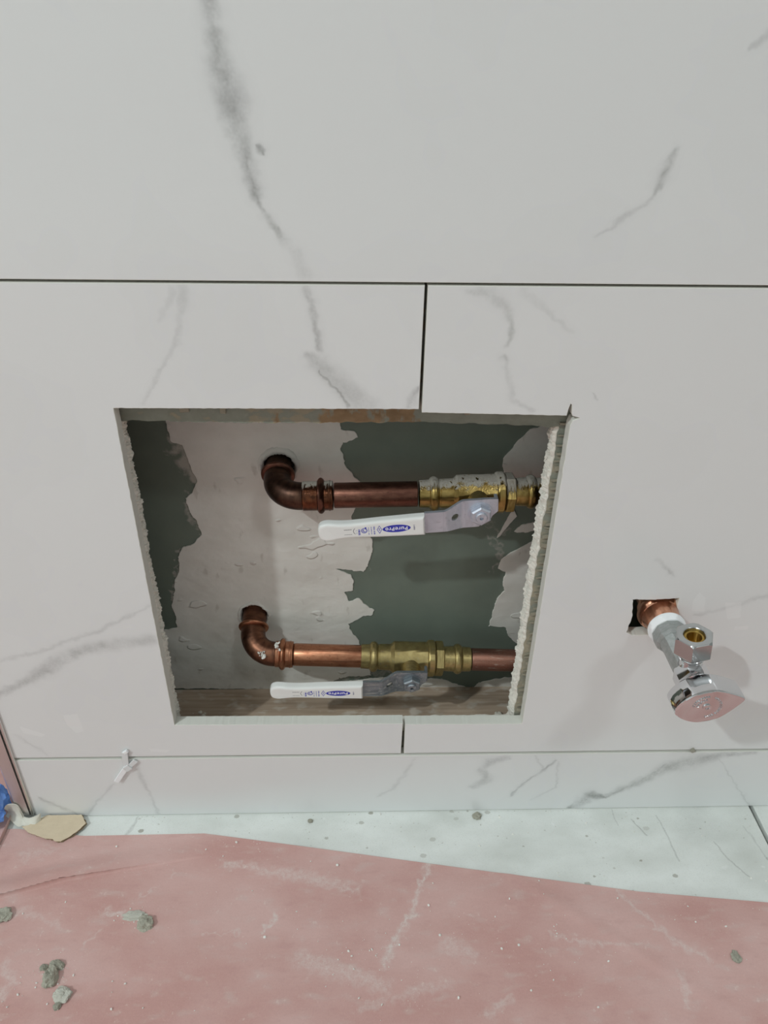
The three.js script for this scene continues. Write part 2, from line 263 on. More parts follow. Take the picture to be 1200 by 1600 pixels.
// white stone-look floor tile: x -0.3..0.3, z -0.05..0.25
const crackField = strokes(2048, 1024, -3000, -500, 6000, 3000, CRACKS, 8, 0.2);
const R0 = rng(5), specks = new Float32Array(2048 * 1024);
for (let s = 0; s < 420; s++) { const x = R0() * 2048, y = R0() ** 1.6 * 420 + 172, r = 0.6 + R0() ** 7 * 5, v = 0.25 + R0() * 0.5; for (let j = Math.floor(y - r); j <= y + r; j++) for (let i = Math.floor(x - r * 1.5); i <= x + r * 1.5; i++) if (i >= 0 && i < 2048 && j >= 0 && j < 1024 && Math.hypot((i - x) / 1.4, j - y) + 1.6 * n3(i * 0.5, j * 0.5) < r) specks[j * 2048 + i] = v; }
const fl1 = slow(2048, 1024, 4, (i, j) => fbm(i * 0.006, j * 0.012, 5, 4)), fl2 = slow(2048, 1024, 2, (i, j) => fbm(i * 0.04, j * 0.05, 4, 9));
const floorMap = tex(2048, 1024, (i, j) => {
  const a = fl1(i, j), g = n3(i * 0.4, j * 0.4);
  let c = mix3(rgb(236, 239, 235), rgb(210, 213, 207), clamp(0.32 + a * 1.4));
  c = mix3(c, rgb(245, 247, 245), smooth(0.25, 0.55, fl2(i, j)) * 0.6);
  c = mix3(c, rgb(150, 146, 132), specks[j * 2048 + i]); c = mix3(c, rgb(130, 130, 126), crackField[j * 2048 + i] * (0.8 + 0.6 * g));
  return mix3(c, rgb(190, 190, 182), clamp(g + 0.4 * fl2(i, j)) * 0.28);
}, true, THREE.MirroredRepeatWrapping);
M.floor = mat({ map: floorMap, roughness: 0.42 });
M.gap = mat({ color: C(52, 50, 46), roughness: 1 });

// ---------------------------------------------------------------- the tiled wall with its two openings
const wall = structure('wall_front');
const tileUV = (g) => planar(g, 0, 1, -0.24, 0, 0.58, 0.4895);
const T0 = -0.0075, WX0 = -0.2246, WX1 = 2.0, TOP = 2.4;
function addTile(pts, holes = [], parent = wall) {
  const s = shapeOf(pts); for (const h of holes) s.holes.push(new THREE.Path(h.map(([x, y]) => new THREE.Vector2(x, y))));
  part('tile', tileUV(extrude(s, -T0, 0.00028, 2).translate(0, 0, T0)), [M.tile, M.tileBody], parent);
}
const rect = (x0, x1, y0, y1) => [[x0, y0], [x1, y0], [x1, y1], [x0, y1]];
const inHole = (x, y) => x < -0.12 || x > 0.112 || y > 0.318 || y < 0.085;
const leftTile = [[WX0, 0.0611], [0.0281, 0.0611], [0.0286, 0.0896], [-0.1172, 0.0906], [-0.1179, 0.3112], [0.0298, 0.3111], [0.0300, 0.3716], [WX0, 0.3716]];
const rightTile = [[0.0301, 0.0611], [0.6555, 0.0611], [0.6555, 0.3716], [0.0314, 0.3716], [0.0313, 0.3093], [0.1033, 0.3078], [0.1037, 0.3113], [0.1043, 0.3141], [0.1050, 0.3138], [0.1057, 0.3088], [0.1062, 0.3077], [0.1100, 0.3066], [0.1066, 0.3052], [0.1057, 0.3020], [0.1060, 0.0883], [0.0300, 0.0889]];
addTile(rough(leftTile, 0.0012, 0.00028, 260, 3, (x, y) => inHole(x, y) || x > 0.0278));
const stopHole = rough([[0.1590, 0.1908], [0.1722, 0.1906], [0.1863, 0.1918], [0.1858, 0.1868], [0.1880, 0.1770], [0.1908, 0.1648], [0.1760, 0.1640], [0.1640, 0.1638], [0.1600, 0.1660], [0.1612, 0.1780]], 0.0012, 0.0005, 300, 9);
addTile(rough(rightTile, 0.0012, 0.00022, 260, 5, (x, y) => inHole(x, y) || x < 0.033 || (x > 0.102 && y > 0.30)), [stopHole]);
function row(y0, y1, joints) { const xs = [WX0, ...joints, WX1]; for (let i = 0; i + 1 < xs.length; i++) addTile(rect(xs[i] + (i ? 0.0007 : 0), xs[i + 1] - (i + 2 < xs.length ? 0.0007 : 0), y0, y1)); }
row(0.0006, 0.0588, [0.343, 0.969, 1.595]);
addTile(rect(0.6569, 1.2820, 0.0611, 0.3716)); addTile(rect(1.2834, WX1, 0.0611, 0.3716));
row(0.3729, 0.6840, [0.343, 0.969, 1.595]);
for (let k = 0, y = 0.6853; y < TOP - 0.01; k++, y += 0.3125) row(y, Math.min(y + 0.3112, TOP), k % 2 ? [0.343, 0.969, 1.595] : [0.030, 0.656, 1.282]);
// wall board behind them, its opening broken out by hand
const boardLoop = rough([[-0.1203, 0.0735], [-0.1206, 0.3004], [-0.05, 0.2992], [0.03, 0.3000], [0.1028, 0.2975], [0.1020, 0.20], [0.1024, 0.0735]], 0.0007, 0.0011, 130, 21);
const boardShape = shapeOf(rect(WX0, WX1, 0.0, TOP));
boardShape.holes.push(new THREE.Path(boardLoop.map(([x, y]) => new THREE.Vector2(x, y))));
boardShape.holes.push(new THREE.Path(rough([[0.150, 0.150], [0.150, 0.200], [0.203, 0.200], [0.203, 0.150]], 0.001, 0.0006, 250, 4).map(([x, y]) => new THREE.Vector2(x, y))));
part('wall_board', planar(extrude(boardShape, 0.0127).translate(0, 0, -0.0217), 0, 1, -0.15, 0.04, 0.3, 0.3), [M.board, M.gypsum], wall);
{ // torn plaster core round the opening
  const N = boardLoop.length, sg = area(boardLoop) > 0 ? 1 : -1;
  const g = grid(N, 7, (u, v) => {
    const k = Math.round(u * N) % N, [x, y] = boardLoop[k], [ax, ay] = boardLoop[(k + N - 3) % N], [bx, by] = boardLoop[(k + 3) % N], L = Math.hypot(bx - ax, by - ay) || 1, nx = -(by - ay) / L * sg, ny = (bx - ax) / L * sg;
    const side = Math.abs(nx), shell = Math.sin(Math.PI * clamp(v, 0.02, 0.98)) ** 0.6;
    const amp = lerp(0.0002, x > 0 ? 0.0022 : 0.0019, side), e = v === 0 || v === 1 ? -0.0012 : shell * amp * (0.75 + 1.5 * fbm(x * 240 + v * 3.1, y * 240, 3, v * 4 + 2) + 1.0 * n3(x * 900, y * 900, v * 9));
    return [x + nx * e + 0.0005 * n3(y * 700, v * 8) * side, y + ny * e, lerp(-0.0095, -0.0222, v) + 0.0007 * n3(x * 500, y * 500, v * 7)];
  });
  part('plaster_core', g.toNonIndexed(), mat({ color: C(226, 222, 212), roughness: 1, side: THREE.DoubleSide }), wall).geometry.computeVertexNormals();
}
{ // combed adhesive ridges that stop short of the opening
  const R = rng(31), a = [];
  for (let y = 0.092; y < 0.302; y += 0.0030 + 0.0055 * R()) { const x = 0.1026 + 0.0022 * R() ** 2; a.push(new RoundedBoxGeometry(0.010, 0.0008 + 0.0022 * R() ** 2, 0.0010 + 0.0007 * R(), 2, 0.0003).rotateZ(0.35 * (R() - 0.5)).translate(x + 0.005, y, -0.0083)); }
  for (let x = -0.11; x < 0.1; x += 0.009 + 0.012 * R()) if (R() < 0.6) a.push(new RoundedBoxGeometry(0.003 + 0.007 * R(), 0.002 + 0.004 * R(), 0.0012, 2, 0.0005).rotateZ(0.5 * (R() - 0.5)).translate(x, 0.3065 + 0.004 * R(), -0.0084));
  for (let y = 0.095; y < 0.3; y += 0.006 + 0.004 * R()) a.push(new RoundedBoxGeometry(0.006, 0.002 + 0.002 * R(), 0.0014, 2, 0.0004).translate(-0.1225, y, -0.0083));
  part('tile_adhesive', join(a), M.thinset, wall);
}
// the recess behind: green board, wood plate, studs
const recess = structure('wall_recess');
const PORTS = [[-0.0480, 0.2410, 0.0102], [-0.0714, 0.1255, 0.0094]].map(([x, y, r], k) => rough(Array.from({ length: 14 }, (_, i) => [x + r * Math.cos(i / 14 * 6.2832), y + r * 1.02 * Math.sin(i / 14 * 6.2832)]), 0.001, 0.0013, 300, 40 + k));
const withPorts = (pts) => { const q = shapeOf(pts); for (const h of PORTS) q.holes.push(new THREE.Path(h.map(([x, y]) => new THREE.Vector2(x, y)))); return q; };
part('back_board', planar(extrude(withPorts(rect(WX0, 1.0, 0.0, TOP)), 0.0127).translate(0, 0, -0.0787), 0, 1, -0.16, 0.03, 0.32, 0.32), [M.green, M.gypsum], recess);
part('rear_sheet', box(WX0, 1.0, 0.0, TOP, -0.098, -0.094), M.paint, recess);
for (const [k, h] of PORTS.entries()) { // rucked compound pushed up round each pipe hole
  const N = h.length, cx = h.reduce((a, p) => a + p[0], 0) / N, cy = h.reduce((a, p) => a + p[1], 0) / N;
  const g = grid(N, 6, (u, v) => { const [x, y] = h[Math.round(u * N) % N], dx = x - cx, dy = y - cy, L = Math.hypot(dx, dy), w = 0.0030 + 0.0022 * fbm(x * 300, y * 300, 3, k) + (dy > 0 && k === 0 ? 0.0035 * dy / L : 0), r = L - 0.0006 + v * w; return [cx + dx / L * r, cy + dy / L * r, -0.0662 + Math.sin(Math.PI * v) ** 0.7 * (0.0016 + 0.0022 * Math.abs(n3(x * 420, y * 420 + v * 2, v * 2)))]; });
  part('compound_ridge', planar(g, 0, 1, -0.16, 0.03, 0.32, 0.32), mat({ map: compoundMap, roughness: 0.9, side: THREE.DoubleSide }), recess);
}
part('bottom_plate', planar(box(WX0, 1.0, 0.0, 0.0556, -0.0652, -0.0219), 0, 2, 0, 0, 0.30, 0.06).rotateZ(-0.0), M.wood, recess);
part('stud', box(WX0, -0.170, 0.0556, TOP, -0.066, -0.0219), M.wood, recess); part('stud', box(0.42, 0.46, 0.0556, TOP, -0.066, -0.0219), M.wood, recess);
for (const [k, l] of [MAIN, R1, R2, R3, R4].entries()) {
  const pts = rough(mm(l), 0.0011, k === 2 ? 0.0006 : 0.0012, 190, 2 + k);
  part('compound_patch', planar(extrude(k ? shapeOf(pts) : withPorts(pts), 0.0009, 0.00025, 1).translate(0, 0, -0.0661), 0, 1, -0.16, 0.03, 0.32, 0.32), M.compound, recess);
}
// the end of the wall: polished metal edge
// ---------------------------------------------------------------- floor and room
const floor = structure('floor');
part('floor_bed', box(-2.6, 2.2, -0.06, -0.0095, -1.1, 2.8), M.gap, floor);
{ const g = planar(new RoundedBoxGeometry(0.6, 0.009, 0.6, 2, 0.0006), 0, 2, -0.3, -0.3, 0.6, 0.6); // each tile shows the same printed face, turned or mirrored
  const near = (x0, x1, z0, z1) => { const b = new RoundedBoxGeometry(x1 - x0, 0.009, z1 - z0, 2, 0.0006).translate((x0 + x1) / 2, -0.0045, (z0 + z1) / 2); return planar(b, 0, 2, -0.3, -0.05, 0.6, 0.3); };
  for (let i = -4; i < 4; i++) for (let k = -2; k < 5; k++) { const x0 = 0.2818 - 0.603 + 0.603 * i + 0.0015, z0 = -0.30 + 0.603 * k; if (x0 > 2.1) continue; part('floor_tile', near(x0, Math.min(x0 + 0.6, 2.2), z0, z0 + 0.6), M.floor, floor); } }
const ceiling = structure('ceiling'); part('ceiling_board', box(-2.6, 2.2, TOP, TOP + 0.05, -1.1, 2.8), M.paint, ceiling);
for (const [n, b] of [['wall_left', [-2.6, -2.5, 0, TOP, -1.1, 2.8]], ['wall_right', [2.0, 2.1, 0, TOP, -1.1, 2.8]], ['wall_rear', [-2.5, 2.0, 0, TOP, 2.6, 2.7]], ['wall_far', [-2.5, 2.0, 0, TOP, -1.05, -0.95]]]) part('wall_board', box(...b), M.paint, structure(n));
for (const [x, z, s, L, where] of LAMPS) {
  const t = thing('ceiling_lamp', [x, TOP - 0.012, z], `square white ceiling lamp ${where}`, 'lamp', 'ceiling lamps');
  part('lamp_trim', join([box(-s / 2 - 0.015, s / 2 + 0.015, 0.0, 0.012, -s / 2 - 0.015, -s / 2), box(-s / 2 - 0.015, s / 2 + 0.015, 0.0, 0.012, s / 2, s / 2 + 0.015), box(-s / 2 - 0.015, -s / 2, 0.0, 0.012, -s / 2, s / 2), box(s / 2, s / 2 + 0.015, 0.0, 0.012, -s / 2, s / 2)]), M.paint, t);
  part('lamp_diffuser', box(-s / 2, s / 2, 0.004, 0.012, -s / 2, s / 2), mat({ color: 0xffffff, emissive: 0xffffff, emissiveIntensity: 3 }), t);
  const l = new THREE.RectAreaLight(new THREE.Color(0.90, 0.985, 1), L, s, s); l.position.set(x, TOP - 0.016, z); l.rotation.x = -Math.PI / 2; scene.add(l);
}
// ---------------------------------------------------------------- metals
const noiseTex = (a, b, c, seed, fx = 0.03, fy = 0.012, k1 = 0.5, k2 = 0.3) => tex(512, 512, (i, j) => { const u = i / 512, n = fbm(i * fx, j * fy, 5, seed), m = fbm(i * 0.05, j * 0.05, 4, seed + 5); let q = mix3(a, b, clamp(0.5 + n * 1.6)); return mix3(q, c, smooth(0.12, 0.4, m) * k1 + clamp(n3(i * 0.45, j * 0.45, seed)) * k2); });
const roughTex = tex(256, 256, (i, j) => 0.5 + 0.5 * fbm(i * 0.06, j * 0.03, 5, 4), false);
const metal = (o) => phys({ metalness: 1, ...o });
M.copper = metal({ map: noiseTex(rgb(190, 136, 106), rgb(160, 106, 80), rgb(108, 70, 54), 3), roughness: 0.34, bumpMap: roughTex, bumpScale: 0.00012 });
M.copperDull = metal({ map: noiseTex(rgb(126, 88, 74), rgb(96, 64, 54), rgb(64, 44, 38), 6), roughness: 0.42, bumpMap: roughTex, bumpScale: 0.00015 });
M.copperDark = metal({ map: noiseTex(rgb(92, 68, 56), rgb(62, 46, 40), rgb(38, 31, 28), 9), roughness: 0.4, bumpMap: roughTex, bumpScale: 0.0002 });
M.copperMid = metal({ map: noiseTex(rgb(132, 92, 72), rgb(92, 64, 52), rgb(56, 42, 36), 9), roughness: 0.4, bumpMap: roughTex, bumpScale: 0.0002 });
M.copperBright = metal({ map: noiseTex(rgb(226, 172, 144), rgb(208, 152, 124), rgb(178, 122, 96), 12), roughness: 0.3, bumpMap: roughTex, bumpScale: 0.00015 });
M.brass = metal({ map: noiseTex(rgb(196, 164, 92), rgb(170, 138, 72), rgb(120, 98, 58), 15), roughness: 0.3, bumpMap: roughTex, bumpScale: 0.0002 });
M.brassDusty = metal({ map: noiseTex(rgb(182, 164, 112), rgb(154, 136, 90), rgb(150, 140, 112), 18, 0.03, 0.02, 0.8, 0.5), roughness: 0.42, metalness: 0.9, bumpMap: roughTex, bumpScale: 0.0003 });
// grey compound spattered over the top of a fitting: the map's u runs round from the top, so u near 0 and 1 is the top
function spattered(base, seed, reach, front, metalness = 1) {
  const w = 512, h = 512, m = new Float32Array(w * h);
  for (let j = 0; j < h; j++) for (let i = 0; i < w; i++) { const u = i / w, a = u > 0.5 ? 1 - u : u, lim = u > 0.5 ? reach : front; m[j * w + i] = smooth(-0.02, 0.02, lim - a + 0.16 * fbm(i * 0.022, j * 0.022, 4, seed) + 0.05 * n3(i * 0.2, j * 0.2, seed)) * (fbm(i * 0.045, j * 0.045, 3, seed + 9) > 0.26 ? 0 : 1); }
  const map = tex(w, h, (i, j) => { const k = j * w + i, n = fbm(i * 0.03, j * 0.012, 5, seed); return mix3(mix3(base[0], base[1], clamp(0.5 + n * 1.6)), mix3(rgb(176, 170, 160), rgb(150, 143, 132), clamp(0.5 + fbm(i * 0.08, j * 0.08, 3, 3))), m[k]); });
  return metal({ map, metalness: 1, metalnessMap: tex(w, h, (i, j) => 1 - m[j * w + i], false), roughness: 1, roughnessMap: tex(w, h, (i, j) => lerp(0.3, 0.9, m[j * w + i]), false), bumpMap: tex(w, h, (i, j) => 0.4 * m[j * w + i] + 0.2 * fbm(i * 0.1, j * 0.1, 3), false), bumpScale: 0.0006 });
}
const BR = [rgb(176, 152, 94), rgb(136, 114, 66)], CD = [rgb(120, 76, 54), rgb(80, 52, 40)];
M.brassSpat = spattered(BR, 2, 0.3, 0.1);
M.copperSpat = spattered(CD, 7, 0.2, 0.05);
M.steel = metal({ map: noiseTex(rgb(206, 210, 220), rgb(190, 195, 206), rgb(160, 165, 174), 22), roughness: 0.55, metalness: 0.8 });
M.steelDusty = metal({ map: noiseTex(rgb(160, 168, 174), rgb(118, 126, 132), rgb(196, 196, 190), 26, 0.02, 0.05, 0.8, 0.3), roughness: 0.5, metalness: 0.85 });
M.chrome = metal({ color: C(224, 224, 226), roughness: 0.07 });
M.satin = metal({ map: noiseTex(rgb(196, 198, 198), rgb(182, 184, 184), rgb(160, 162, 162), 30), roughness: 0.2 });
M.cast = metal({ map: noiseTex(rgb(186, 189, 188), rgb(168, 172, 170), rgb(205, 206, 202), 33), roughness: 0.45, metalness: 0.85, bumpMap: grain, bumpScale: 0.0004 });
M.rubber = mat({ color: C(30, 28, 26), roughness: 0.8 });

const metalEdge = thing('metal_edge_post', [-0.2300, 0.002, -0.036], 'tall polished metal corner post at the left end of the tiled wall, in torn cardboard', 'post');
part('post_face', new RoundedBoxGeometry(0.0112, TOP - 0.004, 0.076, 3, 0.0012).translate(0, TOP / 2, 0), metal({ map: noiseTex(rgb(226, 226, 224), rgb(214, 214, 212), rgb(196, 194, 188), 40), roughness: 0.34 }), metalEdge);
part('post_seam', box(0.0034, 0.0040, 0.004, TOP - 0.01, 0.0376, 0.0386), M.gap, metalEdge, 'dark narrow seam');
{ const b = metalEdge.children[1]; b.position.set(0, 0, 0); }

// ---------------------------------------------------------------- the two pipe runs
const tilt = (g, a) => g.rotateZ(a);
function elbow(name, corner, a, rise, runEnd, wallZ, mats, label, flaked) {
  const t = thing(name, corner, label, 'pipe fitting');
  const X = V3(Math.cos(a), Math.sin(a), 0), D = V3(0, Math.sin(rise), -Math.cos(rise)), R = 0.0150;
  const O = V3(0, 0, 0).addScaledVector(X, R).addScaledVector(D, R), pts = [];
  const end = V3(0, 0, 0).addScaledVector(X, R + 0.002), leg = (corner[2] - wallZ) / Math.cos(rise) + 0.010;
  pts.push(V3(0, 0, 0).addScaledVector(X, R + 0.004), end.clone());
  for (let i = 0; i <= 12; i++) { const q = Math.PI / 2 * i / 12; pts.push(O.clone().addScaledVector(D, -R * Math.cos(q)).addScaledVector(X, -R * Math.sin(q))); }
  pts.push(V3(0, 0, 0).addScaledVector(D, R + 0.002), V3(0, 0, 0).addScaledVector(D, leg));
  part('bend', sweep(pts, 0.0082, 40), mats.bend, t);
  const along = (g, x) => g.applyMatrix4(new THREE.Matrix4().makeRotationZ(a)).translate(...X.clone().multiplyScalar(x).toArray());
  const Ls = (runEnd - R) * 1000;
  const sk = part('socket', along(revolve([[0.5, 8.0], [1.2, 8.7], [Ls - 0.4, 8.7], [Ls, 8.4], [Ls, 7.4]], 48), R), mats.socket, t);
  const bx = Ls - 9.2; part('press_bead', along(revolve(bump(bx, bx + 4.4, 8.5, 10.6), 48, 2), R), mats.bead, t);
  part('crimp_band', along(revolve([[bx + 6.6, 8.6], [bx + 6.9, 9.0], [bx + 7.6, 9.0], [bx + 7.9, 8.6]], 48), R), mats.socket, sk);
  const q = new THREE.Quaternion().setFromUnitVectors(V3(1, 0, 0), D), onLeg = (g, x) => g.applyQuaternion(q).translate(...D.clone().multiplyScalar(x).toArray());
  part('press_bead', onLeg(revolve(bump(0, 4.0, 8.1, 10.2), 48, 2), R + 0.0022), mats.bead, t);
  if (flaked) { const R = rng(61), f = []; for (let i = 0; i < 22; i++) { const x = i < 13 ? 0.005 + R() * 0.006 : 0.0165 + R() * 0.004, q = i < 13 ? 0.35 + R() * 0.55 : 0.9 + R() * 0.7, r = x < 0.013 ? 0.0083 : 0.0090, sz = 0.0003 + R() ** 2 * 0.0009; f.push(new THREE.IcosahedronGeometry(sz, 1)  .scale(0.8 + R(), 0.4 + 0.4 * R(), 0.8 + R()).rotateZ(R() * 3).translate(x, r * Math.sin(q) * 0.98, r * Math.cos(q) * 0.98)); } part('paint_flakes', join(f), mat({ color: C(226, 224, 216), roughness: 0.6 }), t, 'white paint flakes'); }
  return t;
}
const AU = 0.0215, AL = -0.0475, ZA = -0.040;
const UP = (x) => 0.2384 + (x - 0.03) * Math.tan(AU), LO = (x) => 0.1100 + (x - 0.02) * Math.tan(AL);
elbow('copper_elbow', [-0.0480, UP(-0.048), ZA], AU, 0.20, 0.0334, -0.066, { bend: M.copperDark, socket: M.copperSpat, bead: M.copperDull }, 'dark tarnished copper elbow of the upper pipe run, smeared with grey compound');
elbow('copper_elbow', [-0.0712, LO(-0.0712), ZA], AL, 0.40, 0.0277, -0.066, { bend: M.copperMid, socket: M.copper, bead: M.copper }, 'brown and bright copper elbow of the lower pipe run with white flakes on its bend', true);
function pipe(x0, x1, axis, a, m, label) { const L = (x1 - x0) / Math.cos(a) * 1000; return single('copper_pipe', revolve([[0, 6.4], [0, 7.2], [0.6, 7.5], [L - 0.4, 7.5], [L, 7.2], [L, 6.4]], 48).rotateZ(a), m, [x0, axis(x0), ZA], label, 'pipe'); }
pipe(-0.0140, 0.0346, UP, AU, M.copperDull, 'short dull reddish copper pipe between the upper elbow and the upper valve');
pipe(-0.0432, 0.0020, LO, AL, M.copper, 'straight shiny brown copper pipe between the lower elbow and the lower valve');
pipe(0.0763, 0.36, LO, AL, metal({ map: noiseTex(rgb(150, 108, 92), rgb(120, 82, 70), rgb(172, 160, 148), 44, 0.03, 0.012, 0.9, 0.4), roughness: 0.5 }), 'dusty copper pipe from the lower valve into the right side of the opening');
pipe(0.1093, 0.36, UP, AU, M.copperDull, 'copper pipe from the upper valve, hidden behind the right side of the opening');

// lever print: white sleeve with the blue oval and the small print, upside down as the lever hangs
function gripPrint() {
  const c = document.createElement('canvas'); c.width = 1240; c.height = 280; const k = c.getContext('2d');   // 20 px per mm, l from -90 to -28, w from -7 to 7
  k.fillStyle = '#ecedea'; k.fillRect(0, 0, 1240, 280);
  const P = (l, w) => [(l + 90) * 20, 140 - w * 20], blue = '#2a35ad';
  k.save(); k.translate(...P(-45.4, 0.2)); k.rotate(Math.PI);
  k.fillStyle = blue; k.beginPath(); k.ellipse(0, 0, 156, 50, 0, 0, 7); k.fill();
  k.fillStyle = '#f2f3f3'; k.font = 'bold 66px sans-serif'; k.textAlign = 'center'; k.textBaseline = 'middle'; k.fillText('PurePro', 0, -2); k.restore();
  k.strokeStyle = blue; k.fillStyle = blue; k.lineWidth = 6;
  let [x, y] = P(-54.9, 0.2); k.beginPath(); k.moveTo(x - 26, y); k.lineTo(x, y - 50); k.lineTo(x + 26, y); k.lineTo(x, y + 50); k.closePath(); k.stroke(); k.fillRect(x - 10, y - 14, 18, 10); k.fillRect(x - 8, y + 6, 16, 9);
  const R = rng(77), dashes = (l, w0, w1, t, col) => { k.fillStyle = col; const [x] = P(l, 0); for (let w = w0; w < w1; w += 0.42 + 0.2 * R()) if (R() < 0.85) k.fillRect(x - t / 2 + (R() - 0.5) * 3, P(0, w)[1], t, 5 + 3 * R()); };
  dashes(-57.8, -2.4, 2.6, 17, '#5a63b8'); dashes(-59.4, -2.4, 2.6, 11, '#5a63b8'); dashes(-60.9, -2.4, 2.4, 10, '#6d74be');
  [x, y] = P(-63.4, 0.2); k.strokeStyle = blue; k.lineWidth = 9; k.beginPath(); k.arc(x, y, 30, 0, 7); k.stroke(); k.beginPath(); k.arc(x, y, 14, 0.6, 4.6); k.stroke(); k.fillStyle = blue; k.fillRect(x + 10, y - 46, 16, 30);
  dashes(-66.2, -2.3, 2.3, 22, blue); dashes(-67.6, -0.9, 1.2, 8, '#6d74be');
  [x, y] = P(-68.2, 0.2); k.strokeStyle = '#3a3c46'; k.lineWidth = 5; k.beginPath(); k.arc(x + 22, y, 46, 2.2, 4.1); k.stroke();
  k.fillStyle = '#3a3c46'; for (const w of [1.7, -1.6]) for (let l = -74.5; l < -70.3; l += 0.55) { const [a, b] = P(l, w); k.fillRect(a, b, 7, w > 0 ? 9 : 6); }
  dashes(-35.6, -1.8, 1.9, 15, '#50537c');
  const t = new THREE.CanvasTexture(c); t.colorSpace = THREE.SRGBColorSpace; return t;
}
M.grip = phys({ map: gripPrint(), roughness: 0.38, clearcoat: 0.3, clearcoatRoughness: 0.25 });
function lever(phi, roll) {
  const rot = new THREE.Matrix4().makeRotationX(-phi).multiply(new THREE.Matrix4().makeRotationZ(roll));
  const up = (l) => l > 5 ? lerp(9.0, 8.6, (l - 5) / 4.6) : l > -10 ? 9.0 : l > -20.5 ? lerp(9.0, 6.4, (-10 - l) / 10.5) : l > -31.8 ? 6.4 : 4.4;
  const dn = (l) => l > -1 ? lerp(-9.2, 0.2, (l + 1) / 10.6) : l > -10 ? -9.2 : l > -20.5 ? lerp(-9.2, -7.0, (-10 - l) / 10.5) : l > -31.8 ? -7.0 : -4.8;
  const off = (l) => lerp(0, 5.6, smooth(-9.5, -20.5, l) * 0.5 + 0.5 * clamp((-9.5 - l) / 11));
  const ls = [9.6, 8, 6, 4, 2, 0, -1, -4, -8, -9.5, -11, -13, -15, -17, -19, -20.5, -22, -31.5, -32, -40];
  const ring = [[1, 0], [1, 1], [0, 1], [0, 0], [1, 0]];
  const side = grid(ls.length - 1, 4, (u, v) => { const l = ls[Math.round(u * (ls.length - 1))], [a, b] = ring[Math.round(v * 4)]; return [l / 1000, (a ? up(l) : dn(l)) / 1000, (off(l) + (b ? 1.9 : 0)) / 1000]; });
  const cap = (l) => { const q = (a, b) => V3(l, a, off(l) + b).multiplyScalar(0.001), g = new THREE.BufferGeometry().setFromPoints([q(up(l), 0), q(up(l), 1.9), q(dn(l), 1.9), q(up(l), 0), q(dn(l), 1.9), q(dn(l), 0)]); g.computeVertexNormals(); return g; };
  let plate = toCreasedNormals(join([side, cap(9.6), cap(-40)]), 0.5);
  const tab = new RoundedBoxGeometry(0.0019, 0.0085, 0.0062, 2, 0.0005).translate(0.0094, 0.0036, -0.0022);
  return { rot, plate: join([plate, tab]) };
}
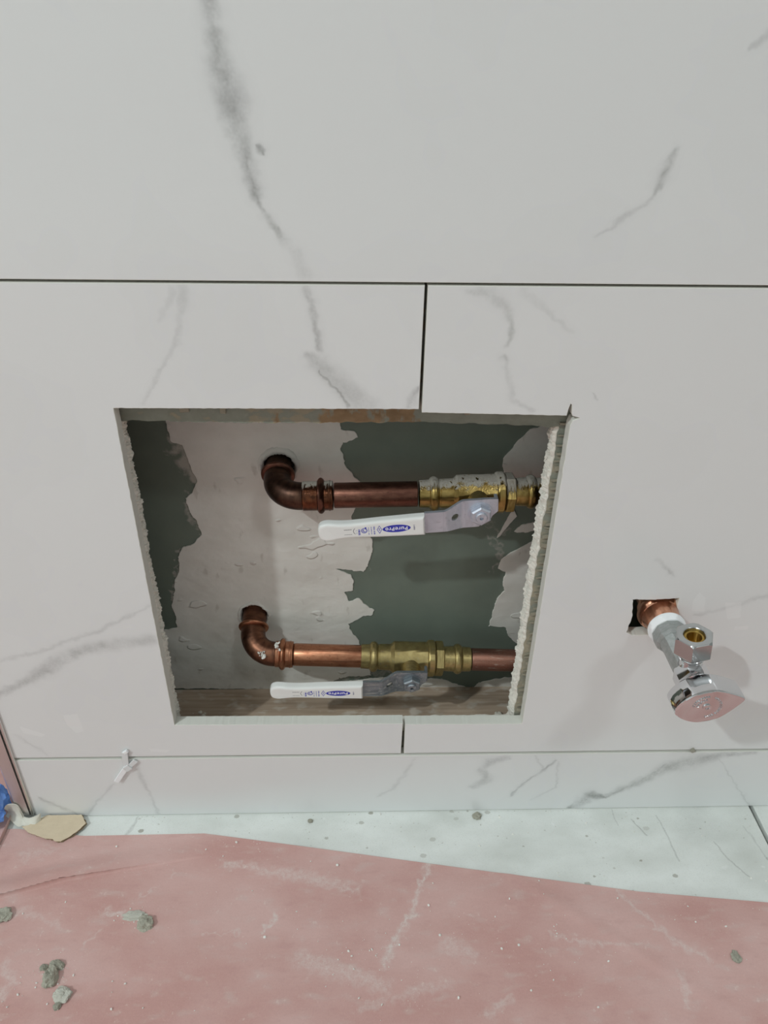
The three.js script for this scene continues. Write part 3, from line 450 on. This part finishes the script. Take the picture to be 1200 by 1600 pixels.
function valve(pos, a, phi, roll, m, label, flake) {
  const t = thing('ball_valve', pos, label, 'valve'); t.rotation.z = a;
  const body = revolve([[-33, 7.3], [-33, 8.0], [-27.6, 8.3], [-21, 8.3], [-20.6, 8.6], [-13.5, 8.8], [-12.5, 9.4], [-11, 10.8], [-4, 10.9], [2, 10.8], [8, 10.9], [11.2, 10.9], [11.8, 11.8], [12.6, 12.2], [15.6, 12.2], [16.4, 11.6], [16.6, 9.5]], 64, 0.4);
  const boss = new THREE.CylinderGeometry(0.0058, 0.0075, 0.014, 32).rotateX(Math.PI / 2).translate(0, 0, 0.0105).applyMatrix4(new THREE.Matrix4().makeRotationX(-phi));
  part('valve_body', body, m.brass, t); part('stem_boss', boss, m.boss, t);
  const hex = revolve([[16.4, 10.0], [16.9, 11.2], [17.4, 11.7], [21.8, 11.7], [22.4, 11.0], [22.4, 8.4]], 6, 0.3).rotateX(0.35); part('end_nut', hex, m.brass, t);
  part('end_socket', revolve([[22.3, 8.2], [28.6, 8.5], [35.5, 8.3], [40.6, 8.1], [41, 7.8], [41, 7.3]], 48, 0.4), m.brass, t);
  part('press_bead', revolve(bump(-27.4, -21.6, 8.2, 10.2), 48, 2), m.brass, t); part('press_bead', revolve(bump(29.4, 35.2, 8.2, 10.2), 48, 2), m.brass, t);
  const { rot, plate } = lever(phi, roll), on = (g) => g.applyMatrix4(rot);
  let lv; { const A = new Brush(flat(plate.clone())), B = new Brush(flat(new THREE.CylinderGeometry(0.0021, 0.0021, 0.02, 24).rotateX(Math.PI / 2).translate(-0.0145, 0.0002, 0.003))); A.updateMatrixWorld(); B.updateMatrixWorld(); const ev = new Evaluator(); ev.useGroups = false; lv = ev.evaluate(A, B, SUBTRACTION).geometry; }
  const lvm = part('lever', on(flat(lv).translate(0, 0, 0.0193)), m.lever, t, 'zinc plated steel lever arm with an offset bend');
  const half = [[-29.6, 6.3], [-34, 6.2], [-44, 5.9], [-56, 5.5], [-66, 5.0], [-74, 4.9], [-80, 5.5], [-84, 5.9], [-86.5, 5.4], [-88.2, 4.2], [-89, 2.2]];
  const out = [...half, ...half.slice().reverse().map(([l, w]) => [l, -w])].map(([l, w]) => V3(l / 1000, w / 1000, 0));
  const sm = new THREE.CatmullRomCurve3(out.slice(0, out.length), false, 'centripetal').getPoints(90).map((p) => [p.x, p.y]);
  const grip = extrude(shapeOf(sm), 0.0062, 0.0019, 5); planar(grip, 0, 1, -0.090, -0.007, 0.062, 0.014);
  const gm = part('grip', on(toCreasedNormals(flat(grip), 0.7).translate(-0.0022, -0.0004, 0.0193 + 0.0044)), M.grip, lvm, 'white plastic sleeve printed in blue');
  part('lever_nut', on(revolve([[0, 5.4], [0.4, 6.2], [3.2, 6.2], [4.0, 5.3], [4.0, 2.6]], 6, 0.3).rotateY(-Math.PI / 2).translate(0, 0, 0.0214)), m.nut, lvm);
  part('washer', on(revolve([[0, 3], [0, 7.0], [0.5, 7.0], [0.5, 3]], 40, 0.3).rotateY(-Math.PI / 2).translate(0, 0, 0.0212)), m.nut, lvm);
  part('stem', on(revolve([[0, 3.3], [26.2, 3.3], [26.8, 2.9], [26.8, 1.1], [25.4, 1.0], [25.4, 0.01]], 32, 0.4).rotateY(-Math.PI / 2)), m.nut, t);
  if (flake) part('paint_drip', new THREE.IcosahedronGeometry(0.0013, 3).scale(1, 0.8, 0.6).applyMatrix4(rot).translate(-0.0585, -0.0088, 0.0235), mat({ color: C(236, 236, 232), roughness: 0.25 }), t, 'white drip under the sleeve');
  return t;
}
valve([0.0687, UP(0.0687), ZA], AU, -0.03, 0.062, { brass: M.brassSpat, boss: M.brassDusty, lever: M.steel, nut: M.steel }, 'upper brass ball valve, its top spattered with grey compound, white lever with blue oval print', true);
valve([0.0347, LO(0.0347), ZA], AL, -0.08, 0.047, { brass: M.brassDusty, boss: M.brassDusty, lever: M.steelDusty, nut: M.steelDusty }, 'lower brass ball valve, dusty all over, its white lever above the wooden ledge');

// ---------------------------------------------------------------- stop valve on its copper adapter
const SX = 0.1782, SY = 0.1778, zTurn = (g) => g.rotateY(-Math.PI / 2);   // +x of a revolved body to +z
{ const t = thing('copper_adapter', [SX, SY, 0], 'bright copper adapter stub coming out of the small square hole in the tile', 'pipe fitting');
  part('adapter_body', zTurn(revolve([[-52, 7.8], [-52, 8.4], [-14, 8.6], [-11, 10.6], [-8.5, 10.8], [-0.4, 10.8], [2, 10.1], [9.4, 9.9], [9.8, 9.2]], 48, 0.5)), M.copperBright, t);
  part('press_bead', zTurn(revolve(bump(-7.4, -0.8, 10.6, 12.7), 48, 2)), M.copperBright, t);
}
{ const t = thing('stop_valve', [SX, SY, 0], 'chrome angle stop valve with oval handle, sticking out of the tiled wall at right', 'valve'); t.rotation.z = 0.12;
  part('thread_tape', zTurn(revolve([[8.4, 9.6], [8.6, 10.6], [10.2, 10.9], [13.2, 10.6], [14.2, 10.1], [14.4, 9.0]], 48, 0.9)), mat({ color: C(246, 247, 248), roughness: 0.6 }), t, 'white thread sealing tape');
  part('inlet_socket', zTurn(revolve([[13.8, 9.0], [14.0, 9.9], [20.5, 9.7], [21.5, 9.2], [22.6, 8.2]], 10, 0.35)).rotateZ(0.2), M.cast, t);
  part('valve_body', zTurn(revolve([[21, 8.6], [23, 8.0], [26, 7.5], [44, 7.6], [45.5, 8.4], [46, 8.4]], 10, 0.35)).rotateZ(0.2), M.cast, t, 'grey cast body with flat facets');
  part('collar', zTurn(revolve([[45, 7.5], [45.2, 8.8], [46, 9.3], [54, 9.3], [55.5, 9.0], [56.5, 8.6], [57.5, 8.6]], 8, 0.3)).rotateZ(0.39), M.chrome, t, 'mirror polished collar');
  const B0 = 0.0455, upY = (g) => g.rotateZ(Math.PI / 2).translate(0, 0, B0);   // +x to +y
  part('outlet_branch', upY(revolve([[4, 6.2], [10, 6.0], [11, 6.6], [11.6, 6.6], [12, 6.0], [12.5, 6.5], [13.0, 6.0], [13.5, 6.5], [14, 6.0], [14.5, 6.5], [15, 6.0], [15.6, 6.4], [20, 6.2]], 40, 1)), M.chrome, t);
  { const hx = new THREE.Shape(Array.from({ length: 6 }, (_, i) => new THREE.Vector2(0.0103 * Math.cos(i * Math.PI / 3 + 0.12), 0.0103 * Math.sin(i * Math.PI / 3 + 0.12)))), bore = new THREE.Path(); bore.absarc(0, 0, 0.0054, 0, 2 * Math.PI); hx.holes.push(bore);
    let nut = extrude(hx, 0.0113, 0.0007, 3).rotateX(-Math.PI / 2).translate(0, 0.0156, B0);
    const A = new Brush(flat(nut)), K = new Brush(flat(revolve([[14, 0.01], [14, 7.9], [15.6, 9.2], [16.6, 10.6], [25.6, 10.6], [26.9, 9.1], [28, 8.0], [28, 0.01]], 64, 0.3).rotateZ(Math.PI / 2).translate(0, 0, B0))); A.updateMatrixWorld(); K.updateMatrixWorld(); const ev = new Evaluator(); ev.useGroups = false;
    part('outlet_nut', ev.evaluate(A, K, INTERSECTION).geometry, M.satin, t, 'six sided compression nut facing up'); }
  part('brass_ferrule', upY(revolve([[18, 2.4], [18, 5.3], [25.0, 5.3], [25.4, 4.8], [25.2, 3.9], [19, 3.6], [18.6, 0.01]], 40, 0.5)), M.brass, t, 'brass ring inside the nut');
  // oval handle
  const oval = []; for (let i = 0; i < 72; i++) { const q = i / 72 * 2 * Math.PI, p = (c, e) => Math.sign(c) * Math.abs(c) ** e; let x = 16.2 * Math.cos(q), y = 11.2 * p(Math.sin(q), 1.08) * (1 - 0.22 * Math.abs(Math.cos(q)) ** 3); if (Math.cos(q) > 0.2) { x += 3.4 * ((Math.cos(q) - 0.2) / 0.8) ** 2; y *= 1 - 0.30 * ((Math.cos(q) - 0.2) / 0.8) ** 2; } oval.push([x / 1000, y / 1000]); }
  const H = 0.16;
  const hg = toCreasedNormals(flat(extrude(shapeOf(oval), 0.0128, 0.0009, 3)), 0.6).rotateZ(H).translate(0, 0, 0.0580);
  const hd = part('handle', hg, M.chrome, t, 'polished oval handle with raised lettering round its screw');
  const R = rng(9), L = []; for (const [r, a0, a1] of [[7.1, -0.95, 0.95], [7.1, 1.35, 2.9], [5.0, 1.5, 3.0], [7.0, -1.75, -1.1]]) for (let q = a0; q < a1; q += 1.25 / r) L.push(new RoundedBoxGeometry(0.0004 + 0.0004 * R(), 0.0013, 0.0009, 1, 0.00015).rotateZ(q - Math.PI / 2 + (R() - 0.5) * 0.5).translate(r * Math.cos(q) / 1000, r * Math.sin(q) / 1000, 0.0709), new RoundedBoxGeometry(0.0010, 0.0004, 0.0009, 1, 0.00015).rotateZ(q - Math.PI / 2).translate((r + (R() - 0.5) * 0.8) * Math.cos(q + 0.03) / 1000, (r + (R() - 0.5) * 0.8) * Math.sin(q + 0.03) / 1000, 0.0709));
  part('raised_lettering', join(L).rotateZ(H), M.chrome, hd);
  part('handle_screw', zTurn(revolve([[70.0, 2.2], [71.4, 2.2], [71.6, 1.9], [71.4, 1.1], [70.9, 0.9], [70.9, 0.01]], 32, 0.5)), M.chrome, hd);
}
// ---------------------------------------------------------------- pink floor paper
const scuffField = strokes(2048, 1024, -3000, -500, 6000, 3000, SCUFFS, 40, 0.0);
const pa1 = slow(2048, 1024, 4, (i, j) => fbm(i * 0.004, j * 0.006, 5, 4)), pa2 = slow(2048, 1024, 3, (i, j) => fbm(i * 0.02, j * 0.05, 4, 12)), pa3 = slow(2048, 1024, 2, (i, j) => fbm(i * 0.11, j * 0.11, 3, 8));
const paperMap = tex(2048, 1024, (i, j) => {
  const a = pa1(i, j), g = n3(i * 0.45, j * 0.45), f = pa2(i, j), d = pa3(i, j);
  let c = mix3(rgb(216, 179, 173), rgb(203, 158, 151), clamp(0.5 + a * 2.2));
  c = mix3(c, rgb(212, 188, 182), smooth(0.02, 0.42, f) * 0.5); c = mix3(c, rgb(196, 152, 147), smooth(0.1, 0.4, -f) * 0.35);
  const s = scuffField[j * 2048 + i]; if (s > 0.005) c = mix3(c, rgb(222, 208, 202), clamp(s * (1.15 + 2.2 * d + 1.0 * g)));
  c = mix3(c, rgb(226, 206, 198), smooth(0.26, 0.5, d + 0.5 * f + 0.25 * g) * 0.5);
  return mix3(c, g > 0 ? rgb(224, 188, 182) : rgb(170, 126, 120), Math.abs(g) * 0.16);
}, true, THREE.MirroredRepeatWrapping);
M.paper = mat({ map: paperMap, roughness: 0.95, bumpMap: grain, bumpScale: 0.00025, side: THREE.DoubleSide });
{
  const edge = [[-0.2330, 0.010], [-0.1873, 0.0162], [-0.1052, 0.0158], [-0.0347, 0.0272], [0.059, 0.0429], [0.1813, 0.063], [0.2613, 0.0718], [0.6, 0.118], [1.2, 0.20]];
  const eAt = (x) => { if (x < -0.2405) return -0.6; for (let k = 0; k + 1 < edge.length; k++) if (x <= edge[k + 1][0]) { const t = clamp((x - edge[k][0]) / (edge[k + 1][0] - edge[k][0])); return lerp(edge[k][1], edge[k + 1][1], t); } return edge.at(-1)[1]; };
  const xs = []; for (let i = 0; i <= 24; i++) xs.push(lerp(-1.6, -0.2606, i / 24)); for (let i = 1; i <= 8; i++) xs.push(lerp(-0.2606, -0.2406, i / 8)); for (let i = 0; i <= 260; i++) xs.push(lerp(-0.2404, 0.30, i / 260)); for (let i = 1; i <= 16; i++) xs.push(lerp(0.30, 1.5, i / 16));
  const fold = [[-0.30, 0.072], [-0.2263, 0.0593], [-0.1899, 0.0485], [-0.1548, 0.0421], [-0.1147, 0.0351], [-0.06, 0.026]];
  const foldZ = (x) => { for (let k = 0; k + 1 < fold.length; k++) if (x <= fold[k + 1][0]) return lerp(fold[k][1], fold[k + 1][1], clamp((x - fold[k][0]) / (fold[k + 1][0] - fold[k][0]))); return 0.02; };
  const H = (x, z) => {
    const e = z - eAt(x); let y = 0.0012 + 0.0011 * (1 + 1.4 * fbm(x * 9, z * 14, 3, 3)) * smooth(0, 0.02, e);
    const d = z - foldZ(x), fade = smooth(-0.09, -0.20, x) * smooth(-0.6, -0.3, x);
    y += fade * 0.0040 * (d < 0 ? smooth(-0.016, -0.0008, d) : 1 - smooth(0, 0.0012, d));
    const d2 = z - (0.066 + (x - 0.12) * 0.75), f2 = smooth(0.09, 0.12, x) * smooth(0.24, 0.18, x); y += f2 * 0.0005 * Math.exp(-((d2 / 0.006) ** 2));
    const d3 = z - (0.075 - (x - 0.07) * 0.9); y += smooth(0.0, 0.04, x) * smooth(0.14, 0.09, x) * 0.0003 * Math.exp(-((d3 / 0.005) ** 2));
    return y;
  };
  const nr = 330, zv = (k) => 0.18 * (k / 300);
  const g = grid(xs.length - 1, nr, (u, v) => { const x = xs[Math.round(u * (xs.length - 1))], k = Math.round(v * nr), z0 = eAt(x), z = k <= 300 && z0 > -0.1 ? z0 + zv(k) : z0 > -0.1 ? lerp(z0 + 0.18, 1.5, (k - 300) / 30) : lerp(z0, 1.5, v); const d = z - foldZ(x), fade = smooth(-0.10, -0.19, x) * smooth(-0.6, -0.3, x); return [x, H(x, z), z + fade * 0.0016 * (d < 0 ? smooth(-0.006, -0.0003, d) : 0)]; });
  g.index.array.reverse(); g.computeVertexNormals();
  single('floor_paper', planar(g, 0, 2, -0.3, -0.05, 0.6, 0.3), M.paper, [0, 0, 0], 'dusty pink protective paper sheet covering the floor in front of the tiled wall', 'paper');
}
// ---------------------------------------------------------------- cardboard, blue tape, spacer
M.card = mat({ map: tex(256, 256, (i, j) => mix3(rgb(222, 205, 178), rgb(211, 193, 166), clamp(0.5 + fbm(i * 0.03, j * 0.06, 4, 2) + 0.3 * n3(i * 0.4, j * 0.4)))), roughness: 0.95 });
{
  const t = thing('cardboard_scrap', [0, 0, 0], 'torn brown cardboard scrap on the floor, its pale edge curled up round the metal post', 'cardboard');
  const P = [[-0.2300, 0.0098], [-0.2239, 0.0145], [-0.2116, 0.0191], [-0.2059, 0.0197], [-0.2041, 0.0212], [-0.2001, 0.0217], [-0.1949, 0.018], [-0.1901, 0.0127], [-0.1872, 0.0078], [-0.1921, 0.0012], [-0.2160, 0.0012], [-0.2200, 0.0040], [-0.2260, 0.0090]];
  const lay = (pts, y, h) => { const g = extrude(shapeOf(pts.map(([x, z]) => [x, -z])), h, 0.00012, 1).rotateX(-Math.PI / 2).translate(0, y, 0); return planar(g, 0, 2, 0, 0, 0.05, 0.05); };
  part('top_ply', lay(rough(P, 0.0008, 0.00035, 400, 6), 0.0030, 0.0006), M.card, t);
  part('bottom_ply', lay(rough(P.map(([x, z]) => [x + 0.0004, z - 0.0004]), 0.0008, 0.0009, 500, 8), 0.0016, 0.0006), mat({ color: C(140, 122, 96), roughness: 1 }), t, 'darker torn layers along its edge');
  const T = [[-2407, 161, 50], [-2387, 188, 40], [-2335, 173, 30], [-2318, 125, 35], [-2314, 62, 40], [-2278, 54, 50], [-2215, 87, 60], [-2181, 101, 50]], B = [[-2446, 25, 5], [-2390, 25, 49], [-2321, 25, 95], [-2299, 25, 85], [-2269, 25, 96], [-2239, 25, 96], [-2212, 25, 87], [-2194, 25, 62]];
  const cv = (l) => new THREE.CatmullRomCurve3(l.map(([x, y, z]) => V3(x / 1e4, y / 1e4, z / 1e4))), ct = cv(T), cb = cv(B), a = V3(), b = V3();
  const sheet = (off) => grid(60, 8, (u, v) => { ct.getPoint(u, a); cb.getPoint(u, b); const q = a.clone().lerp(b, v), s = Math.sin(Math.PI * v); return [q.x + off, q.y - 0.0034 * s * smooth(0.62, 0.3, u), q.z - 0.0030 * s * smooth(0.62, 0.3, u) - off + 0.0002 * n3(u * 9, v * 4)]; });
  const rim = grid(60, 1, (u, v) => { ct.getPoint(u, a); return [a.x + v * 0.0006, a.y, a.z - v * 0.0006]; });
  part('curled_edge', join([sheet(0), sheet(0.0006), rim]), mat({ color: C(222, 220, 208), roughness: 0.95, side: THREE.DoubleSide }), t, 'pale grey underside curled upwards');
}
{
  const t = thing('tape_wad', [-0.2500, 0.004, 0.0005], 'crumpled wad of blue masking tape beside the foot of the metal post', 'tape');
  const wad = (seed, rx, ry, rz) => { const g = new THREE.IcosahedronGeometry(1, 5), p = g.attributes.position; for (let i = 0; i < p.count; i++) { const x = p.getX(i), y = p.getY(i), z = p.getZ(i), k = 0.85 + 0.45 * Math.abs(n3(x * 1.7 + seed, y * 1.7, z * 1.7)) - 0.35 * Math.abs(n3(x * 3.4, y * 3.4 + seed, z * 3.4)); p.setXYZ(i, x * k * rx, Math.max(-0.98, y) * k * ry, z * k * rz); } g.computeVertexNormals(); return g; };
  const M1 = mat({ map: tex(128, 128, (i, j) => mix3(rgb(92, 146, 240), rgb(140, 184, 248), clamp(0.5 + fbm(i * 0.05, j * 0.05, 3)))), roughness: 0.75 });
  part('tape_fold', wad(2, 0.0120, 0.0170, 0.011).translate(0, 0.0165, 0), M1, t); part('tape_fold', wad(9, 0.0090, 0.0085, 0.009).rotateZ(0.4).translate(0.0015, 0.0085, 0.006), M1, t);
  part('tape_end', new RoundedBoxGeometry(0.006, 0.004, 0.0008, 2, 0.0003).rotateZ(0.5).rotateX(-0.4).translate(0.0076, 0.0332, 0.003), mat({ color: C(226, 226, 234), roughness: 0.7 }), t, 'whitish torn end');
}
{
  const t = thing('tile_spacer', [-0.1530, 0.0500, 0.0006], 'broken white plastic tile spacer stuck in the joint above the bottom tile strip', 'spacer');
  const W = mat({ color: C(244, 245, 246), roughness: 0.4 }), Tm = phys({ color: C(242, 244, 244), roughness: 0.35, transmission: 0.2, thickness: 0 });
  const bar = (x0, y0, x1, y1, w, d = 0.0016) => new RoundedBoxGeometry(Math.hypot(x1 - x0, y1 - y0), w, d, 2, 0.0004).rotateZ(Math.atan2(y1 - y0, x1 - x0)).translate((x0 + x1) / 2, (y0 + y1) / 2, d / 2);
  part('flat_leg', bar(-0.0092, -0.0118, -0.0012, 0.0012, 0.0036), W, t); part('wedge_leg', join([bar(-0.0014, 0.0010, 0.0024, 0.0040, 0.0046, 0.0022), bar(0.0014, 0.0030, 0.0068, 0.0088, 0.0034, 0.0012)]), Tm, t);
  part('wedge_leg', bar(-0.0004, 0.0040, 0.0008, 0.0172, 0.0040, 0.0014), Tm, t); part('tip', bar(0.0002, 0.0166, 0.0030, 0.0186, 0.0022, 0.0018), W, t);
}
// ---------------------------------------------------------------- mortar lumps and crumbs
M.mortar = mat({ map: tex(256, 256, (i, j) => mix3(rgb(200, 197, 182), rgb(168, 165, 149), clamp(0.5 + fbm(i * 0.05, j * 0.05, 4, 2) * 1.4))), roughness: 1, bumpMap: grain, bumpScale: 0.0005 });
M.mortarPale = mat({ color: C(206, 204, 192), roughness: 1, bumpMap: grain, bumpScale: 0.0003 });
function lump(seed, rx, ry, rz, cut = 1.6, fine = 8) { const g = new THREE.IcosahedronGeometry(1, fine), p = g.attributes.position; for (let i = 0; i < p.count; i++) { let x = p.getX(i), y = p.getY(i), z = p.getZ(i); const k = 1 + 0.45 * n3(x * 1.5 + seed * 3, y * 1.5, z * 1.5) + 0.16 * n3(x * 5, y * 5 + seed, z * 5) + 0.07 * n3(x * 13, y * 13, z * 13 + seed); x *= k; y *= k; z *= k; p.setXYZ(i, clamp(x, -cut, cut * 1.1) * rx, clamp(y, -0.35, 1.1) * ry, clamp(z, -cut, cut) * rz); } return toCreasedNormals(g, 0.7); }
const lumps = [
  [-0.1305, 0.0790, 0.0048, 0.0042, 0.0044, 1, M.mortar, 'squarish grey mortar lump at the end of a dusty smear on the pink paper'],
  [-0.1385, 0.0735, 0.0072, 0.0020, 0.0030, 2, M.mortarPale, 'low pale ridge of dried mortar beside the squarish lump'],
  [-0.1775, 0.1098, 0.0042, 0.0052, 0.0058, 3, M.mortar, 'largest grey mortar chunk on the pink paper, near the lower left corner'],
  [-0.1765, 0.1030, 0.0044, 0.0036, 0.0030, 4, M.mortar, 'rough grey mortar crumb touching the back of the largest chunk'],
  [-0.1680, 0.1188, 0.0048, 0.0034, 0.0042, 5, M.mortarPale, 'pale heart shaped mortar flake in front of the largest chunk'],
  [-0.1690, 0.1245, 0.0022, 0.0020, 0.0022, 6, M.mortar, 'tiny dark mortar bit in front of the pale flake'],
  [-0.1835, 0.1035, 0.0024, 0.0020, 0.0020, 7, M.mortar, 'small mortar bit left of the largest chunk'],
  [-0.2196, 0.0720, 0.0060, 0.0034, 0.0048, 8, M.mortar, 'greenish grey mortar lump at the left edge of the photo'],
  [0.2253, 0.1060, 0.0026, 0.0020, 0.0034, 9, M.mortar, 'lone oval pebble of mortar on the pink paper at right'],
];
for (const [x, z, rx, ry, rz, s, m, label] of lumps) single('mortar_lump', lump(s, rx, ry, rz), m, [x, 0.0022 + ry * 0.3, z], label, 'mortar');
single('mortar_lump', lump(12, 0.0030, 0.0024, 0.0026), M.mortar, [0.0832, 0.0008, 0.0052], 'small tan mortar bit on the white floor strip under the marbled baseboard veins', 'mortar');
single('mortar_lump', lump(13, 0.0018, 0.0016, 0.0012), M.mortar, [-0.0336, 0.0006, 0.0070], 'tiny mortar bit on the white floor strip below the opening', 'mortar');
single('mortar_lump', lump(14, 0.0016, 0.0020, 0.0014), M.mortar, [0.2244, 0.0610, 0.0006], 'dark mortar bit stuck on the joint below the stop valve', 'mortar');
{ const R = rng(404), dummy = new THREE.Object3D(), N = 420, g = new THREE.IcosahedronGeometry(0.0004, 0);
  const inst = new THREE.InstancedMesh(g, mat({ color: C(240, 238, 232), roughness: 0.7 }), N); inst.name = 'plaster_crumbs'; inst.userData = { kind: 'stuff', label: 'white plaster crumbs and grit sprinkled over the floor and paper', category: 'crumbs' };
  const spots = [[-0.177, 0.105, 0.016], [-0.140, 0.074, 0.010], [0.02, 0.11, 0.05], [-0.01, 0.095, 0.03], [0.10, 0.09, 0.06], [-0.05, 0.03, 0.10], [0.12, 0.02, 0.12], [-0.2, 0.12, 0.03]];
  for (let i = 0; i < N; i++) { let x, z; if (i < 250) { const [a, b, r] = spots[i % spots.length], q = R() * 6.28, d = r * Math.sqrt(R()) * (0.4 + R()); x = a + Math.cos(q) * d; z = b + Math.sin(q) * d * 0.6; } else { x = lerp(-0.24, 0.28, R()); z = lerp(0.004, 0.15, R()); } z = Math.max(0.002, z);
    const s = 0.5 + R() ** 4 * 1.9; dummy.position.set(x, (z > 0.018 + Math.max(0, x + 0.1) * 0.16 ? 0.0028 : 0.0002), z); dummy.rotation.set(R() * 3, R() * 3, R() * 3); dummy.scale.set(s, s * 0.6, s * (0.7 + 0.6 * R())); dummy.updateMatrix(); inst.setMatrixAt(i, dummy.matrix); }
  inst.castShadow = inst.receiveShadow = true; scene.add(inst);
  const led = []; for (let i = 0; i < 110; i++) { const rgt = i < 90, q = R(), x = rgt ? 0.1000 - q * q * 0.022 : -0.1175 + q * q * 0.010, z = rgt ? -0.0245 - R() * 0.016 * (1 - q * 0.6) : -0.024 - R() * 0.02, s = 0.0003 + R() ** 3 * 0.0016; led.push(lump(i, s * (0.7 + R()), s * 0.7, s * (0.7 + R()), 1.6, 2).translate(x, 0.0556 + s * 0.3 + (rgt ? R() * 0.002 * (1 - q) : 0), z)); }
  const lm = new THREE.Mesh(join(led), mat({ color: C(214, 208, 194), roughness: 1 })); lm.name = 'plaster_rubble'; lm.castShadow = lm.receiveShadow = true; lm.userData = { kind: 'stuff', label: 'broken white plaster rubble lying on the wooden ledge inside the opening', category: 'rubble' }; scene.add(lm);
}
renderer.render(scene, camera);
